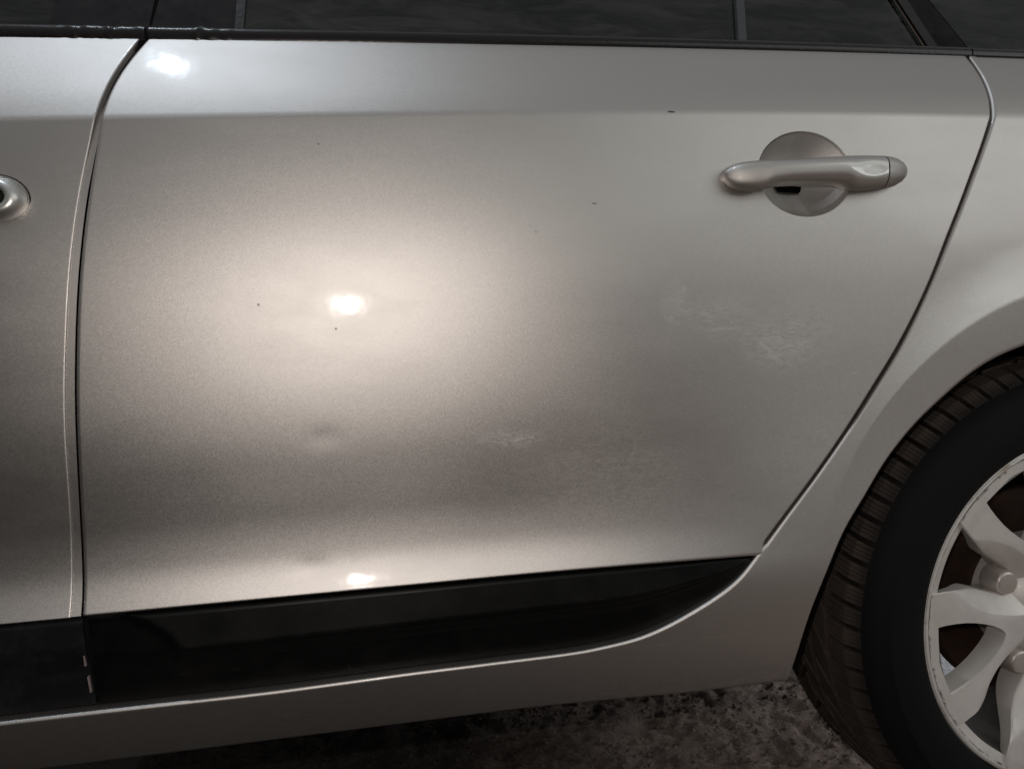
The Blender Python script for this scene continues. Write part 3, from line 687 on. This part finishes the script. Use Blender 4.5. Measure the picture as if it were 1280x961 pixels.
# rim: barrel, lip ring and five forked spokes
lathe("rim_barrel", [(.2235, .0125), (.2235, .004), (.222, -.001), (.2190, -.0022)], rim_m, wheel, 160)
lathe("rim_well", [(.2035, .0075), (.2025, .012), (.200, .03), (.196, .060), (.192, .11), (.190, .17), (.196, .197), (.203, .20)], rim_in, wheel, 96)
ringo = lathe("rim_lip", [(.2215, .0005), (.2205, -.0024), (.2180, -.0030), (.2150, -.0014), (.2142, -.0006), (.2138, .0014), (.2060, .0030), (.2040, .0040), (.2035, .0080), (.2035, .016)], rim_m, wheel, 160)
SP0 = R(-13.5)
def pol(r, deg, y): t = math.radians(deg); return (-r*math.cos(t), y, r*math.sin(t))
def sy_face(r): return float(np.interp(r, [.06, .10, .14, .18, .205, .218], [.010, .006, .002, -.0010, -.0024, -.0022]))
def edge_half(r): return float(np.interp(r, [.045, .066, .087, .105, .135, .160, .182, .200, .217], [36, 33.5, 27.5, 25.6, 26.7, 26.6, 25.9, 24.8, 23.6]))
def facet_half(r): return float(np.interp(r, [.045, .080, .117, .126, .137, .156, .162, .184, .217], [11, 11.5, 15.3, 16.1, 17.7, 20.4, 21.5, 25.0, 22.9]))
HOLE = [(.2035, 12.2), (.190, 12.5), (.176, 12.6), (.160, 12.3), (.146, 11.5), (.132, 10.0), (.120, 8.0), (.111, 5.4), (.105, 2.8), (.1025, .0)]
def hole_half(r):
    if r <= .1025: return 0.0
    return float(np.interp(r, [h[0] for h in HOLE[::-1]], [h[1] for h in HOLE[::-1]]))
def spoke():
    bm = bmesh.new(); cache = {}
    rs = sorted(set([.045, .055, .066, .076, .087, .096, .1025, .1032, .1045, .107, .111, .115, .120, .126, .132, .139, .146, .153, .160, .168, .176, .182, .190, .197, .2035, .2060, .2105, .2140, .217]))
    def depth(r, d):
        fh, eh, hh = facet_half(r), edge_half(r), hole_half(r); y = sy_face(r)
        if abs(d) > fh: y += .020*float(sstep(.19, .125, r))*(abs(d)-fh)/max(.5, eh-fh)
        if r > .2034: y -= .0006
        return y
    def lanes(r):
        hh = hole_half(r) if .1025 < r <= .2036 else 0.0; fh, eh = min(facet_half(r), edge_half(r)-.3), edge_half(r)
        base = max(hh, 0.0)
        return [base, base+(.35 if hh else 1.2), base+(fh-base)*.5, fh-.25, fh+.25, fh+(eh-fh)*.6, eh-.45, eh]
    for sgn in (1, -1):
        rows = []
        for r in rs:
            row = []
            for i, d in enumerate(lanes(r)):
                y = depth(r, d)
                if i == 7: y += .0022
                if i == 6: y += .0003
                if i == 0 and .1025 < r <= .2036: y += .0018
                row.append(bm.verts.new(pol(r, sgn*d, y)))
            rows.append(row)
        for a, b in zip(rows, rows[1:]):
            for i in range(7): bm.faces.new((a[i], a[i+1], b[i+1], b[i]))
        # side wall towards the gap
        back = [bm.verts.new(pol(r, sgn*(lanes(r)[7]-1.0), depth(r, lanes(r)[7])+float(np.interp(r, [.05, .12, .2, .217], [.045, .034, .016, .010])))) for r in rs]
        for k in range(len(rs)-1): bm.faces.new((rows[k][7], back[k], back[k+1], rows[k+1][7]))
        # wall of the opening
        hb = [(k, bm.verts.new(pol(r, sgn*max(0, lanes(r)[0]-.0), depth(r, 0)+.030))) for k, r in enumerate(rs) if .1025 <= r <= .2036]
        for (k, v0), (k2, v1) in zip(hb, hb[1:]): bm.faces.new((rows[k][0], rows[k2][0], v1, v0))
    # outer wall and floor of the opening's far end
    r = .2035; hs = [bm.verts.new(pol(r, d, sy_face(r)-.0006+.0002)) for d in np.linspace(-12.2, 12.2, 9)]; rb = [bm.verts.new(pol(r, d, .02)) for d in np.linspace(-12.2, 12.2, 9)]
    for i in range(8): bm.faces.new((hs[i], hs[i+1], rb[i+1], rb[i]))
    bmesh.ops.remove_doubles(bm, verts=bm.verts, dist=2e-5)
    return bm
# the lip strip between the opening and the rim edge belongs to the spoke: its inner lanes start on the centre line there
sm0 = None
for k in range(5):
    if sm0 is None:
        o = bm_obj("rim_spoke", spoke(), rim_m, wheel, True, 30); sm0 = o
    else:
        o = sm0.copy(); C.objects.link(o)
    o.parent = wheel; o.rotation_euler = (0, SP0 + 2*math.pi/5*k, 0)
lathe("rim_hub", [(.001, .004), (.030, .004), (.034, .006), (.036, .010), (.060, .012), (.072, .022), (.078, .030), (.080, .036), (.081, .042), (.081, .09)], rim_m, wheel, 64)
def boss(a):
    bm = bmesh.new(); bmesh.ops.create_cone(bm, cap_ends=True, segments=28, radius1=.0185, radius2=.0150, depth=.030)
    bmesh.ops.transform(bm, matrix=Matrix.Translation(pol(.092, a, .034)) @ Matrix.Rotation(R(90), 4, 'X'), verts=bm.verts)
    bmesh.ops.bevel(bm, geom=list(bm.edges), offset=.004, segments=3, affect='EDGES', profile=.5); return bm
for k in range(5): bm_obj("bolt_boss", boss(22.5+72*k), simple("bare_boss_alloy", (.62, .56, .52), .40, .6) if k == 0 else bpy.data.materials["bare_boss_alloy"], wheel)
lathe("brake_disc", [(.04, .085), (.138, .085), (.140, .087), (.140, .105), (.138, .107), (.04, .107)], steel, wheel, 72)
bm = bmesh.new(); add_box(bm, (.085, .095, .07), (.09, .07, .12), Matrix.Rotation(R(35), 3, 'Y'), .012); bm_obj("brake_caliper", bm, steel, wheel)
lathe("axle_hub", [(.001, .10), (.05, .10), (.055, .2), (.04, .3)], dark, wheel, 32)
# arch liner and mud flap
V = []
for a in np.linspace(-3, 192, 60):
    rr = .372 if a > 20 else .372+.030*(20-a)/32
    V.append([pol(rr, a, y) for y in (-.010, .03, .12, .24)] + [pol(.30, a, .245), pol(.15, a, .25)])
lin = grid_mesh("wheel_arch_liner", np.array(V), dark, car); lin.location = (WX, 0, WZ)
bm = bmesh.new(); p = at(990, 838, True); add_box(bm, (p[0]+.008, .030, p[1]+.010), (.012, .10, .030), Matrix.Rotation(R(-25), 3, 'Y'), .003); bm_obj("mud_flap", bm, plastic, car)
